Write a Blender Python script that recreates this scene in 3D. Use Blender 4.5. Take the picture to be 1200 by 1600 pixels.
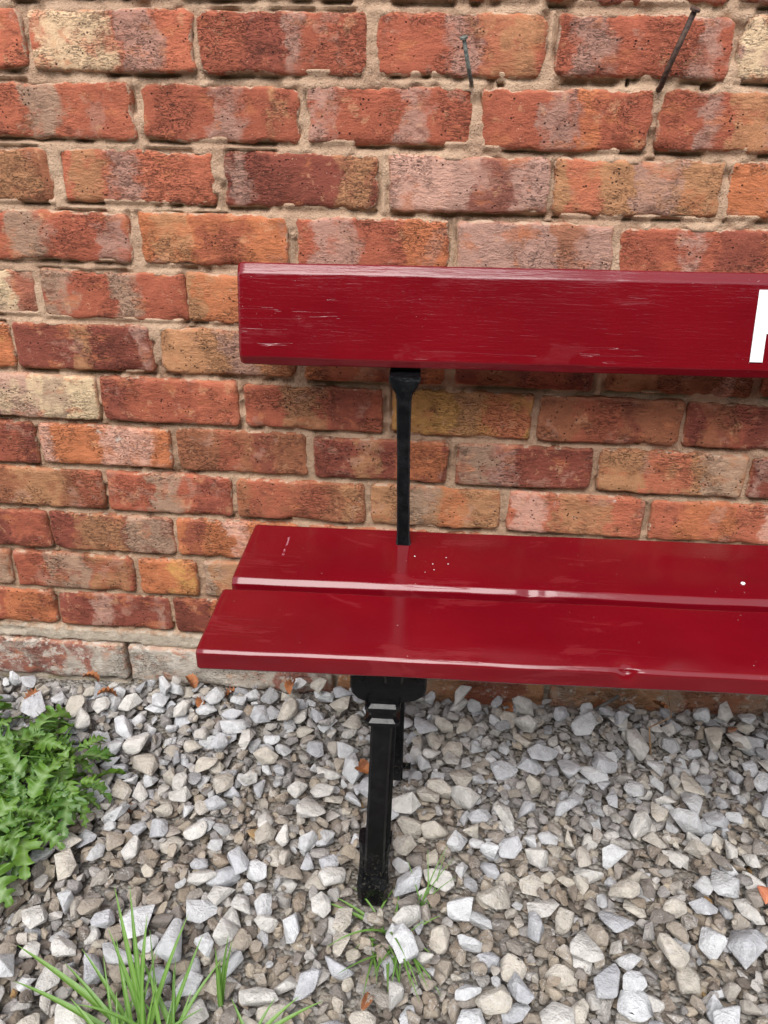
import bpy, bmesh, math, random
import numpy as np
from mathutils import Vector, Matrix, noise as mnoise

for o in list(bpy.data.objects):
    bpy.data.objects.remove(o)
scene = bpy.context.scene
C = scene.collection
R = math.radians

# ------------------------------------------------------------------ camera
CAM = Vector((0.0, -1.07885, 0.89295))
RIGHT = Vector((0.99631, 0.08407, 0.01754))
UP = Vector((-0.05291, 0.43994, 0.89647))
BACK = Vector((0.06765, -0.89408, 0.44276))
cam = bpy.data.cameras.new('camera')
cam.sensor_fit = 'HORIZONTAL'
cam.sensor_width = 36.0
cam.lens = 36.0 * 1191.27 / 1200.0
cam.clip_start = 0.02
cam.clip_end = 400.0
camo = bpy.data.objects.new('camera', cam)
C.objects.link(camo)
camo.matrix_world = Matrix(((RIGHT.x, UP.x, BACK.x, CAM.x), (RIGHT.y, UP.y, BACK.y, CAM.y),
                            (RIGHT.z, UP.z, BACK.z, CAM.z), (0, 0, 0, 1)))
scene.camera = camo
scene.cycles.max_bounces = 5
scene.cycles.diffuse_bounces = 3
scene.cycles.glossy_bounces = 3

# ------------------------------------------------------------------ sky, sun, exposure
SUN_EL, SUN_AZ = R(54), R(191)        # azimuth clockwise from +Y: behind the camera, to the left
world = bpy.data.worlds.new('World')
scene.world = world
world.use_nodes = True
wt = world.node_tree
wt.nodes.clear()
w_out = wt.nodes.new('ShaderNodeOutputWorld')
w_bg = wt.nodes.new('ShaderNodeBackground')
w_hsv = wt.nodes.new('ShaderNodeHueSaturation')
w_sky = wt.nodes.new('ShaderNodeTexSky')
w_sky.sky_type = 'NISHITA'
w_sky.sun_disc = False
w_sky.sun_elevation = SUN_EL
w_sky.sun_rotation = SUN_AZ
w_sky.dust_density = 0.6
w_sky.air_density = 1.0
w_hsv.inputs['Saturation'].default_value = 0.22       # cloud cover
w_bg.inputs['Strength'].default_value = 0.15
wt.links.new(w_sky.outputs[0], w_hsv.inputs['Color'])
wt.links.new(w_hsv.outputs[0], w_bg.inputs['Color'])
wt.links.new(w_bg.outputs[0], w_out.inputs['Surface'])
sun = bpy.data.lights.new('sun', 'SUN')
sun.energy = 1.3
sun.angle = R(38)
sun.color = (1.0, 0.965, 0.92)
suno = bpy.data.objects.new('sun', sun)
C.objects.link(suno)
sdir = Vector((math.sin(SUN_AZ) * math.cos(SUN_EL), math.cos(SUN_AZ) * math.cos(SUN_EL), math.sin(SUN_EL)))
suno.rotation_euler = sdir.to_track_quat('Z', 'Y').to_euler()
suno.location = sdir * 6
scene.view_settings.view_transform = 'Standard'
scene.view_settings.look = 'None'
scene.view_settings.gamma = 1.0
scene.view_settings.use_curve_mapping = False
scene.view_settings.exposure = 1.55

# ------------------------------------------------------------------ helpers
def lin(r, g, b):
    f = lambda c: (c / 255 / 12.92) if c / 255 <= 0.04045 else ((c / 255 + 0.055) / 1.055) ** 2.4
    return (f(r), f(g), f(b))

def link(name, mesh, mat=None, parent=None):
    o = bpy.data.objects.new(name, mesh)
    C.objects.link(o)
    if mat is not None and mesh is not None and not mesh.materials:
        mesh.materials.append(mat)
    if parent is not None:
        o.parent = parent
    return o

def tag(o, label=None, cat=None, group=None, kind=None):
    if label: o['label'] = label
    if cat: o['category'] = cat
    if group: o['group'] = group
    if kind: o['kind'] = kind
    return o

def np_mesh(name, co, faces_flat, sizes, smooth=True):
    me = bpy.data.meshes.new(name)
    me.vertices.add(len(co))
    me.vertices.foreach_set('co', np.asarray(co, dtype=np.float32).ravel())
    sizes = np.asarray(sizes, dtype=np.int32)
    me.loops.add(int(sizes.sum()))
    me.loops.foreach_set('vertex_index', np.asarray(faces_flat, dtype=np.int32).ravel())
    me.polygons.add(len(sizes))
    st = np.zeros(len(sizes), dtype=np.int32)
    st[1:] = np.cumsum(sizes)[:-1]
    me.polygons.foreach_set('loop_start', st)
    me.polygons.foreach_set('loop_total', sizes)
    me.polygons.foreach_set('use_smooth', np.full(len(sizes), smooth, dtype=bool))
    me.update(calc_edges=True)
    me.validate()
    return me

class NT:
    """small node-graph writer"""
    def __init__(self, name):
        self.m = bpy.data.materials.new(name)
        self.m.use_nodes = True
        self.t = self.m.node_tree
        self.t.nodes.clear()
        self.out = self.t.nodes.new('ShaderNodeOutputMaterial')
    def n(self, typ, ins=None, **kw):
        nd = self.t.nodes.new(typ)
        for k, v in kw.items():
            setattr(nd, k, v)
        for k, v in (ins or {}).items():
            self.put(nd.inputs[k], v)
        return nd
    def put(self, sock, v):
        if isinstance(v, bpy.types.NodeSocket):
            self.t.links.new(v, sock)
        elif isinstance(v, (tuple, list)) and sock.type == 'RGBA' and len(v) == 3:
            sock.default_value = (*v, 1)
        else:
            sock.default_value = v
    def math(self, op, a, b=0.0, c=0.0, clamp=False):
        nd = self.t.nodes.new('ShaderNodeMath')
        nd.operation = op
        nd.use_clamp = clamp
        for i, v in enumerate((a, b, c)):
            self.put(nd.inputs[i], v)
        return nd.outputs[0]
    def vmath(self, op, a, b):
        nd = self.t.nodes.new('ShaderNodeVectorMath')
        nd.operation = op
        self.put(nd.inputs[0], a)
        self.put(nd.inputs[1], b)
        return nd.outputs[0]
    def mix(self, f, a, b, blend='MIX'):
        nd = self.t.nodes.new('ShaderNodeMix')
        nd.data_type = 'RGBA'
        nd.blend_type = blend
        self.put(nd.inputs[0], f)
        self.put(nd.inputs[6], a)
        self.put(nd.inputs[7], b)
        return nd.outputs[2]
    def noise(self, vec, scale, detail=4, rough=0.55, w=None, dist=0.0):
        nd = self.t.nodes.new('ShaderNodeTexNoise')
        if w is not None:
            off = self.n('ShaderNodeCombineXYZ', {0: w, 1: self.math('MULTIPLY', w, 0.7), 2: self.math('MULTIPLY', w, -0.4)})
            vec = self.vmath('ADD', vec, off.outputs[0])
        self.put(nd.inputs['Vector'], vec)
        nd.inputs['Scale'].default_value = scale
        nd.inputs['Detail'].default_value = detail
        nd.inputs['Roughness'].default_value = rough
        nd.inputs['Distortion'].default_value = dist
        return nd.outputs[0]
    def step(self, v, lo, hi, a=0.0, b=1.0):
        nd = self.t.nodes.new('ShaderNodeMapRange')
        nd.interpolation_type = 'SMOOTHSTEP'
        self.put(nd.inputs[0], v)
        for i, q in enumerate((lo, hi, a, b)):
            self.put(nd.inputs[i + 1], q)
        return nd.outputs[0]
    def scale(self, vec, s):
        return self.vmath('MULTIPLY', vec, s)
    def attr(self, name, kind='GEOMETRY'):
        return self.n('ShaderNodeAttribute', attribute_name=name, attribute_type=kind)
    def bump(self, h, strength, dist, nrm=None):
        nd = self.t.nodes.new('ShaderNodeBump')
        nd.inputs['Strength'].default_value = strength
        nd.inputs['Distance'].default_value = dist
        self.put(nd.inputs['Height'], h)
        if nrm is not None:
            self.put(nd.inputs['Normal'], nrm)
        return nd.outputs[0]
    def bsdf(self, col, rough, nrm=None, spec=0.5, **kw):
        nd = self.t.nodes.new('ShaderNodeBsdfPrincipled')
        self.put(nd.inputs['Base Color'], col)
        self.put(nd.inputs['Roughness'], rough)
        self.put(nd.inputs['Specular IOR Level'], spec)
        if nrm is not None:
            self.put(nd.inputs['Normal'], nrm)
        for k, v in kw.items():
            self.put(nd.inputs[k.replace('_', ' ')], v)
        self.t.links.new(nd.outputs[0], self.out.inputs['Surface'])
        return nd

# ------------------------------------------------------------------ materials
def mat_brick():
    g = NT('fired_brick')
    P = g.n('ShaderNodeTexCoord').outputs['Object']
    oi = g.n('ShaderNodeObjectInfo')
    W = g.math('MULTIPLY', oi.outputs['Random'], 23.0)
    c1 = g.attr('c1', 'OBJECT').outputs['Color']
    c2 = g.attr('c2', 'OBJECT').outputs['Color']
    ba = g.attr('bands', 'OBJECT').outputs['Vector']
    bb = g.attr('band_end', 'OBJECT').outputs['Fac']
    wash = g.attr('wash', 'OBJECT').outputs['Fac']
    rim = g.attr('rim').outputs['Fac']
    sep = g.n('ShaderNodeSeparateXYZ', {0: P})
    sb = g.n('ShaderNodeSeparateXYZ', {0: ba})
    warp = g.noise(P, 30, 4, 0.62, W)
    fine = g.noise(P, 150, 3, 0.6, W)
    x = g.math('ADD', sep.outputs[0], g.math('MULTIPLY', g.math('SUBTRACT', warp, 0.5), 0.085))
    x = g.math('ADD', x, g.math('MULTIPLY', g.math('SUBTRACT', fine, 0.5), 0.008))
    # the kiss marks curve in towards the bed faces
    z2 = g.math('MULTIPLY', g.math('MULTIPLY', sep.outputs[2], sep.outputs[2]), 4.0)
    x = g.math('ADD', x, z2)
    def band(a, b):
        lo = g.step(g.math('SUBTRACT', x, a), -0.004, 0.006)
        hi = g.step(g.math('SUBTRACT', b, x), -0.008, 0.008)
        return g.math('MULTIPLY', lo, hi)
    patch = g.step(g.noise(P, 32, 4, 0.65, g.math('ADD', W, 9.0)), 0.34, 0.52)
    m1 = g.math('MULTIPLY', band(sb.outputs[0], sb.outputs[1]), g.math('MULTIPLY_ADD', patch, 0.6, 0.25))
    m2 = g.math('MULTIPLY', band(sb.outputs[2], bb), g.math('MULTIPLY_ADD', patch, 0.55, 0.28))
    col = g.mix(m1, oi.outputs['Color'], c1)
    col = g.mix(m2, col, c2)
    # broad mottling: lilac flashing, orange firing
    n1 = g.noise(P, 19, 4, 0.65, g.math('ADD', W, 3.0))
    col = g.mix(g.math('MULTIPLY', g.step(n1, 0.58, 0.66), 0.45), col, lin(188, 138, 118))
    n2 = g.noise(g.scale(P, (1, 1, 1.8)), 24, 5, 0.6, g.math('ADD', W, 17.0))
    col = g.mix(g.math('MULTIPLY', g.step(n2, 0.56, 0.66), 0.55), col, lin(196, 110, 70))
    n2b = g.noise(g.scale(P, (1, 1, 1.5)), 30, 5, 0.7, g.math('ADD', W, 29.0))
    col = g.mix(g.math('MULTIPLY', g.step(n2b, 0.57, 0.68), 0.6), col, lin(108, 56, 42))
    n4 = g.noise(P, 44, 5, 0.7, g.math('ADD', W, 13.0))
    col = g.mix(g.math('MULTIPLY', g.step(n4, 0.59, 0.67), 0.4), col, lin(220, 160, 118))
    # drag creases
    cr = g.noise(g.scale(P, (1.0, 1.0, 2.4)), 82, 6, 0.66, W, 0.35)
    crk = g.noise(g.scale(P, (1.0, 1.0, 3.4)), 60, 5, 0.68, g.math('ADD', W, 40.0), 1.2)
    crkl = g.math('SUBTRACT', 1.0, g.step(g.math('ABSOLUTE', g.math('SUBTRACT', crk, 0.5)), 0.0, 0.022))
    gate = g.step(g.noise(P, 14, 2, 0.5, g.math('ADD', W, 51.0)), 0.46, 0.6)
    crkl = g.math('MULTIPLY', crkl, gate)
    grain = g.noise(P, 420, 3, 0.7, W)
    v = g.math('ADD', g.math('MULTIPLY', cr, 0.95), g.math('MULTIPLY', grain, 0.5))
    col = g.mix(1.0, col, g.n('ShaderNodeCombineColor', {0: g.math('ADD', v, 0.29), 1: g.math('ADD', v, 0.29), 2: g.math('ADD', v, 0.29)}).outputs[0], 'MULTIPLY')
    col = g.mix(g.math('MULTIPLY', crkl, 0.7), col, lin(62, 38, 32))
    # pale sandy specks
    sp = g.n('ShaderNodeTexVoronoi', {'Vector': P, 'Scale': 260.0})
    spk = g.math('LESS_THAN', sp.outputs['Distance'], 0.2)
    spk = g.math('MULTIPLY', spk, g.step(g.noise(P, 60, 2, 0.5, g.math('ADD', W, 5.0)), 0.54, 0.66))
    col = g.mix(g.math('MULTIPLY', spk, 0.5), col, lin(222, 172, 140))
    # pores
    po = g.n('ShaderNodeTexVoronoi', {'Vector': P, 'Scale': 150.0})
    pore = g.math('SUBTRACT', 1.0, g.step(po.outputs['Distance'], 0.13, 0.24))
    pore = g.math('MULTIPLY', pore, g.step(g.noise(P, 45, 2, 0.5, g.math('ADD', W, 33.0)), 0.50, 0.62))
    col = g.mix(g.math('MULTIPLY', pore, 0.85), col, lin(46, 26, 22))
    # arrises: fresh orange body where the skin has chipped, mortar smears
    rn = g.noise(P, 85, 4, 0.7, g.math('ADD', W, 61.0))
    rimf = g.step(g.math('ADD', rim, g.math('MULTIPLY', g.math('SUBTRACT', rn, 0.5), 1.5)), 0.7, 0.95)
    col = g.mix(g.math('MULTIPLY', rimf, 0.4), col, lin(192, 118, 84))
    sm = g.attr('smear', 'OBJECT').outputs['Fac']
    rn2 = g.noise(P, 60, 5, 0.7, g.math('ADD', W, 77.0))
    smf = g.step(g.math('ADD', g.math('MULTIPLY', rim, 0.6), g.math('ADD', rn2, g.math('MULTIPLY', sm, 0.12))), 1.16, 1.24)
    col = g.mix(g.math('MULTIPLY', smf, 0.8), col, lin(203, 172, 146))
    # salts and old limewash
    wn = g.noise(P, 38, 4, 0.75, g.math('ADD', W, 91.0))
    wf = g.step(g.math('ADD', wn, wash), 0.72, 0.84)
    col = g.mix(g.math('MULTIPLY', wf, 0.78), col, lin(216, 205, 192))
    relief = g.math('MULTIPLY_ADD', g.step(g.noise(P, 16, 2, 0.5, g.math('ADD', W, 70.0)), 0.36, 0.62), 0.75, 0.2)
    h = g.math('ADD', g.math('MULTIPLY', cr, relief), g.math('MULTIPLY', grain, 0.30))
    h = g.math('SUBTRACT', h, g.math('MULTIPLY', pore, 0.55))
    h = g.math('SUBTRACT', h, g.math('MULTIPLY', crkl, 0.5))
    nrm = g.bump(h, 0.9, 0.005)
    col = g.mix(1.0, col, (0.76, 0.76, 0.76), 'MULTIPLY')
    col = g.n('ShaderNodeHueSaturation', {'Hue': 0.504, 'Saturation': 0.95, 'Value': 1.0, 'Color': col}).outputs[0]
    g.bsdf(col, 0.88, nrm, 0.22)
    return g.m

def mat_mortar():
    g = NT('lime_mortar')
    P = g.n('ShaderNodeTexCoord').outputs['Object']
    z = g.n('ShaderNodeSeparateXYZ', {0: P}).outputs[2]
    n1 = g.noise(P, 9, 5, 0.6)
    n2 = g.noise(P, 70, 5, 0.7)
    gr = g.noise(P, 420, 3, 0.75)
    col = g.mix(g.step(n1, 0.35, 0.65), lin(190, 154, 128), lin(214, 180, 151))
    col = g.mix(g.math('MULTIPLY', g.step(n2, 0.52, 0.72), 0.45), col, lin(150, 122, 98))
    col = g.mix(g.math('MULTIPLY', g.step(gr, 0.56, 0.68), 0.5), col, lin(226, 204, 182))
    vo = g.n('ShaderNodeTexVoronoi', {'Vector': P, 'Scale': 230.0})
    pit = g.math('LESS_THAN', vo.outputs['Distance'], 0.16)
    pit = g.math('MULTIPLY', pit, g.step(n2, 0.45, 0.6))
    col = g.mix(g.math('MULTIPLY', pit, 0.8), col, lin(84, 66, 54))
    # older, browner pointing low on the wall; white lime band on the footing
    col = g.mix(g.step(g.math('ADD', z, g.math('MULTIPLY', n1, 0.2)), 0.72, 0.52, 0.0, 0.2), col, lin(142, 112, 86))
    low = g.step(g.math('ADD', z, g.math('MULTIPLY', g.math('SUBTRACT', n2, 0.5), 0.05)), 0.1, 0.085)
    col = g.mix(g.math('MULTIPLY', low, 0.7), col, lin(205, 196, 180))
    # algae in the footing joint
    al = g.math('MULTIPLY', g.step(z, 0.075, 0.05), g.step(g.noise(P, 30, 4, 0.7), 0.5, 0.66))
    col = g.mix(g.math('MULTIPLY', al, 0.6), col, lin(104, 104, 44))
    h = g.math('ADD', g.math('MULTIPLY', n2, 1.0), g.math('MULTIPLY', gr, 0.5))
    h = g.math('SUBTRACT', h, g.math('MULTIPLY', pit, 0.5))
    col = g.mix(1.0, col, (0.82, 0.82, 0.82), 'MULTIPLY')
    g.bsdf(col, 0.95, g.bump(h, 1.0, 0.006), 0.15)
    return g.m

def mat_paint():
    g = NT('maroon_gloss_paint')
    P = g.n('ShaderNodeTexCoord').outputs['Object']
    grain_amt = g.attr('grain', 'OBJECT').outputs['Fac']
    Pg = g.scale(P, (1.0, 14.0, 14.0))
    g1 = g.noise(Pg, 9, 5, 0.6)
    g2 = g.noise(g.scale(P, (1.0, 9.0, 9.0)), 34, 4, 0.6, None, 0.4)
    wav = g.noise(P, 14, 3, 0.5)
    # long drying cracks that follow the grain
    ck = g.noise(g.scale(P, (0.42, 9.0, 9.0)), 9, 3, 0.5)
    ckl = g.math('SUBTRACT', 1.0, g.step(g.math('ABSOLUTE', g.math('SUBTRACT', ck, 0.5)), 0.0, 0.010))
    ckl = g.math('MULTIPLY', ckl, g.step(g.noise(g.scale(P, (1, 3, 3)), 7, 2, 0.5), 0.60, 0.66))
    ckl = g.math('MULTIPLY', ckl, grain_amt)
    col = g.mix(g.step(g.noise(P, 6, 3, 0.5), 0.3, 0.7), (0.118, 0.0019, 0.0058), (0.142, 0.0022, 0.0066))
    # scuffs: dulled, chalky film
    sc = g.noise(g.scale(P, (1.0, 3.4, 3.4)), 8, 6, 0.68, None, 0.5)
    scf = g.step(sc, 0.585, 0.645)
    col = g.mix(g.math('MULTIPLY', scf, g.math('MULTIPLY_ADD', grain_amt, -0.16, 0.24)), col, (0.23, 0.026, 0.032))
    dust = g.noise(P, 240, 2, 0.5)
    df = g.math('MULTIPLY', g.step(dust, 0.74, 0.78), g.step(wav, 0.5, 0.62))
    col = g.mix(g.math('MULTIPLY', df, 0.5), col, (0.5, 0.33, 0.3))
    col = g.mix(g.math('MULTIPLY', ckl, 0.15), col, (0.45, 0.12, 0.13))
    # one pale scrape, where the board has it
    sk = g.attr('scrape', 'OBJECT').outputs['Vector']
    ss = g.n('ShaderNodeSeparateXYZ', {0: sk})
    sp = g.n('ShaderNodeSeparateXYZ', {0: P})
    sx = g.math('ADD', g.math('SUBTRACT', sp.outputs[0], ss.outputs[0]), g.math('MULTIPLY', g.math('SUBTRACT', g.noise(P, 190, 3, 0.6), 0.5), 0.006))
    sf = g.math('MULTIPLY', g.step(g.math('ABSOLUTE', sx), 0.0016, 0.0006), g.step(g.math('ABSOLUTE', g.math('SUBTRACT', sp.outputs[1], ss.outputs[1])), 0.028, 0.022))
    sf = g.math('MULTIPLY', g.math('MULTIPLY', sf, ss.outputs[2]), g.step(g.noise(P, 120, 2, 0.5), 0.40, 0.55))
    col = g.mix(g.math('MULTIPLY', sf, 0.6), col, (0.5, 0.22, 0.27))
    rough = g.math('ADD', g.math('MULTIPLY', g.noise(P, 22, 4, 0.6), 0.12), g.math('MULTIPLY_ADD', scf, 0.10, 0.08))
    h = g.math('ADD', g.math('MULTIPLY', g1, 0.5), g.math('MULTIPLY', g2, 0.6))
    h = g.math('MULTIPLY', h, g.math('MULTIPLY_ADD', grain_amt, 0.55, 0.10))
    h = g.math('ADD', h, g.math('MULTIPLY', wav, 0.25))
    h = g.math('SUBTRACT', h, g.math('MULTIPLY', ckl, 0.9))
    h = g.math('ADD', h, g.math('MULTIPLY', df, 0.2))
    g.bsdf(col, rough, g.bump(h, 0.45, 0.0018), 0.42)
    return g.m

def mat_iron():
    g = NT('black_painted_iron')
    P = g.n('ShaderNodeTexCoord').outputs['Object']
    n1 = g.noise(P, 60, 5, 0.65)
    n2 = g.noise(P, 240, 3, 0.6)
    z = g.n('ShaderNodeSeparateXYZ', {0: P}).outputs[2]
    col = g.mix(g.step(n1, 0.4, 0.7), (0.0035, 0.0035, 0.0042), (0.007, 0.007, 0.008))
    # dried mud splashed up the feet
    mud = g.math('MULTIPLY', g.step(g.math('ADD', z, g.math('MULTIPLY', n1, 0.05)), 0.10, 0.04), g.step(n2, 0.56, 0.66))
    col = g.mix(g.math('MULTIPLY', mud, 0.22), col, lin(104, 98, 80))
    h = g.math('ADD', g.math('MULTIPLY', n1, 1.0), g.math('MULTIPLY', n2, 0.4))
    g.bsdf(col, g.step(n1, 0.3, 0.7, 0.10, 0.26), g.bump(h, 0.3, 0.002), 0.25)
    return g.m

def mat_stone():
    """crushed limestone; colour comes from the stone: point attribute on the heap, object colour on single stones"""
    g = NT('limestone_chip')
    P = g.n('ShaderNodeTexCoord').outputs['Object']
    ca = g.attr('tint')
    oi = g.n('ShaderNodeObjectInfo')
    single = g.attr('single', 'OBJECT').outputs['Fac']
    base = g.mix(single, ca.outputs['Color'], oi.outputs['Color'])
    W = g.math('MULTIPLY', g.math('MULTIPLY', oi.outputs['Random'], 90.0), single)
    P = g.n('ShaderNodeNewGeometry').outputs['Position']
    n1 = g.noise(P, 70, 5, 0.65, W)
    n2 = g.noise(P, 330, 4, 0.7, W)
    col = g.mix(1.0, base, g.n('ShaderNodeCombineColor', {0: g.math('ADD', n1, 0.5), 1: g.math('ADD', n1, 0.5), 2: g.math('ADD', n1, 0.5)}).outputs[0], 'MULTIPLY')
    # calcite veins and chalky bruises
    ve = g.noise(P, 85, 4, 0.6, g.math('ADD', W, 4.0), 0.8)
    vl = g.math('SUBTRACT', 1.0, g.step(g.math('ABSOLUTE', g.math('SUBTRACT', ve, 0.5)), 0.0, 0.02))
    vl = g.math('MULTIPLY', vl, g.step(g.noise(P, 24, 2, 0.5, W), 0.5, 0.6))
    col = g.mix(g.math('MULTIPLY', vl, 0.55), col, (0.72, 0.72, 0.72))
    br = g.step(g.noise(P, 46, 5, 0.75, g.math('ADD', W, 14.0)), 0.60, 0.70)
    col = g.mix(g.math('MULTIPLY', br, 0.4), col, (0.66, 0.66, 0.65))
    dk = g.step(g.noise(P, 40, 5, 0.75, g.math('ADD', W, 24.0)), 0.58, 0.72)
    col = g.mix(g.math('MULTIPLY', dk, 0.35), col, (0.17, 0.145, 0.12))
    h = g.math('ADD', g.math('MULTIPLY', n1, 1.2), g.math('MULTIPLY', n2, 0.5))
    col = g.mix(1.0, col, (0.92, 0.92, 0.92), 'MULTIPLY')
    g.bsdf(col, 0.8, g.bump(h, 1.0, 0.006), 0.3)
    return g.m

def mat_ground():
    g = NT('stony_earth')
    P = g.n('ShaderNodeTexCoord').outputs['Object']
    vo = g.n('ShaderNodeTexVoronoi', {'Vector': P, 'Scale': 150.0})
    n1 = g.noise(P, 60, 5, 0.7)
    col = g.mix(g.n('ShaderNodeSeparateColor', {0: vo.outputs['Color']}).outputs[0], (0.16, 0.135, 0.11), (0.40, 0.38, 0.35))
    col = g.mix(g.math('MULTIPLY', n1, 0.6), col, (0.12, 0.10, 0.08))
    z = g.n('ShaderNodeSeparateXYZ', {0: P}).outputs[2]
    bank_green = g.mix(g.noise(P, 14, 5, 0.7), (0.012, 0.024, 0.008), (0.045, 0.075, 0.022))
    col = g.mix(g.step(z, 0.12, 0.35), col, bank_green)  # dark green only on the unseen rise added behind the camera
    g.bsdf(col, 0.95, g.bump(g.math('MULTIPLY', vo.outputs['Distance'], -1.0), 1.0, 0.008), 0.2)
    return g.m

def mat_leaf(name, c_lo, c_hi, c_rib, trans):
    g = NT(name)
    P = g.n('ShaderNodeTexCoord').outputs['Object']
    oi = g.n('ShaderNodeObjectInfo')
    rib = g.attr('rib').outputs['Fac']
    n1 = g.noise(P, 55, 4, 0.6, g.math('MULTIPLY', oi.outputs['Random'], 40.0))
    f = g.math('ADD', g.math('MULTIPLY', n1, 0.5), g.math('MULTIPLY', oi.outputs['Random'], 0.6), clamp=True)
    col = g.mix(f, c_lo, c_hi)
    col = g.mix(g.math('MULTIPLY', rib, 0.55), col, c_rib)
    b = g.bsdf(col, 0.42, g.bump(g.noise(P, 130, 3, 0.6), 0.5, 0.002), 0.45)
    tr = g.n('ShaderNodeBsdfTranslucent', {'Color': g.mix(0.5, col, c_hi)})
    mx = g.n('ShaderNodeMixShader', {0: trans, 1: b.outputs[0], 2: tr.outputs[0]})
    g.t.links.new(mx.outputs[0], g.out.inputs['Surface'])
    return g.m

def mat_simple(name, ca, cb, scale, rough, spec=0.3, bump=0.5):
    g = NT(name)
    P = g.n('ShaderNodeTexCoord').outputs['Object']
    n1 = g.noise(P, scale, 5, 0.65)
    g.bsdf(g.mix(g.step(n1, 0.35, 0.65), ca, cb), rough, g.bump(n1, bump, 0.002), spec)
    return g.m

M = dict(brick=mat_brick(), mortar=mat_mortar(), paint=mat_paint(), iron=mat_iron(), stone=mat_stone(), ground=mat_ground(),
         weed=mat_leaf('thistle_leaf', (0.022, 0.085, 0.012), (0.132, 0.255, 0.028), (0.26, 0.37, 0.16), 0.28),
         grass=mat_leaf('grass_blade', (0.06, 0.16, 0.02), (0.16, 0.31, 0.05), (0.26, 0.38, 0.13), 0.3),
         stalk=mat_simple('pale_stalk', lin(176, 178, 120), lin(150, 140, 96), 60, 0.6),
         dead=mat_simple('dead_leaf_brown', lin(104, 62, 38), lin(156, 100, 62), 45, 0.7),
         twig=mat_simple('dry_twig', lin(150, 122, 92), lin(110, 84, 62), 80, 0.8),
         stick=mat_simple('dark_weathered_stick', lin(70, 66, 64), lin(104, 98, 92), 60, 0.7),
         nail=mat_simple('weathered_nail_steel', lin(58, 64, 62), lin(112, 116, 108), 180, 0.5, 0.5),
         rust=mat_simple('rusted_nail_steel', lin(44, 32, 28), lin(84, 62, 52), 180, 0.65, 0.4),
         white=mat_simple('white_sign_paint', (0.74, 0.74, 0.74), (0.8, 0.8, 0.8), 40, 0.4, 0.4, 0.15),
         chalk=mat_simple('chalky_white', (0.7, 0.69, 0.66), (0.85, 0.84, 0.82), 300, 0.9))

def surf(x, y):
    t = min(1.0, max(0.0, (y + 0.17) / 0.15))
    return 0.03 * (x + 0.05) + 0.032 * t * t * (3 - 2 * t)      # gravel banks up a little against the wall

# ================================================================== THE WALL
rng = random.Random(7)
COURSE = 0.078
BASE = 0.135
PAL = {'R': (174, 86, 62), 'D': (142, 68, 54), 'O': (200, 112, 68), 'T': (186, 128, 88), 'C': (230, 196, 156), 'L': (184, 138, 122),
       'G': (180, 146, 122), 'P': (224, 168, 148), 'Y': (210, 150, 80), 'B': (162, 96, 66), 'S': (190, 98, 70), 'W': (192, 178, 164)}
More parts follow.
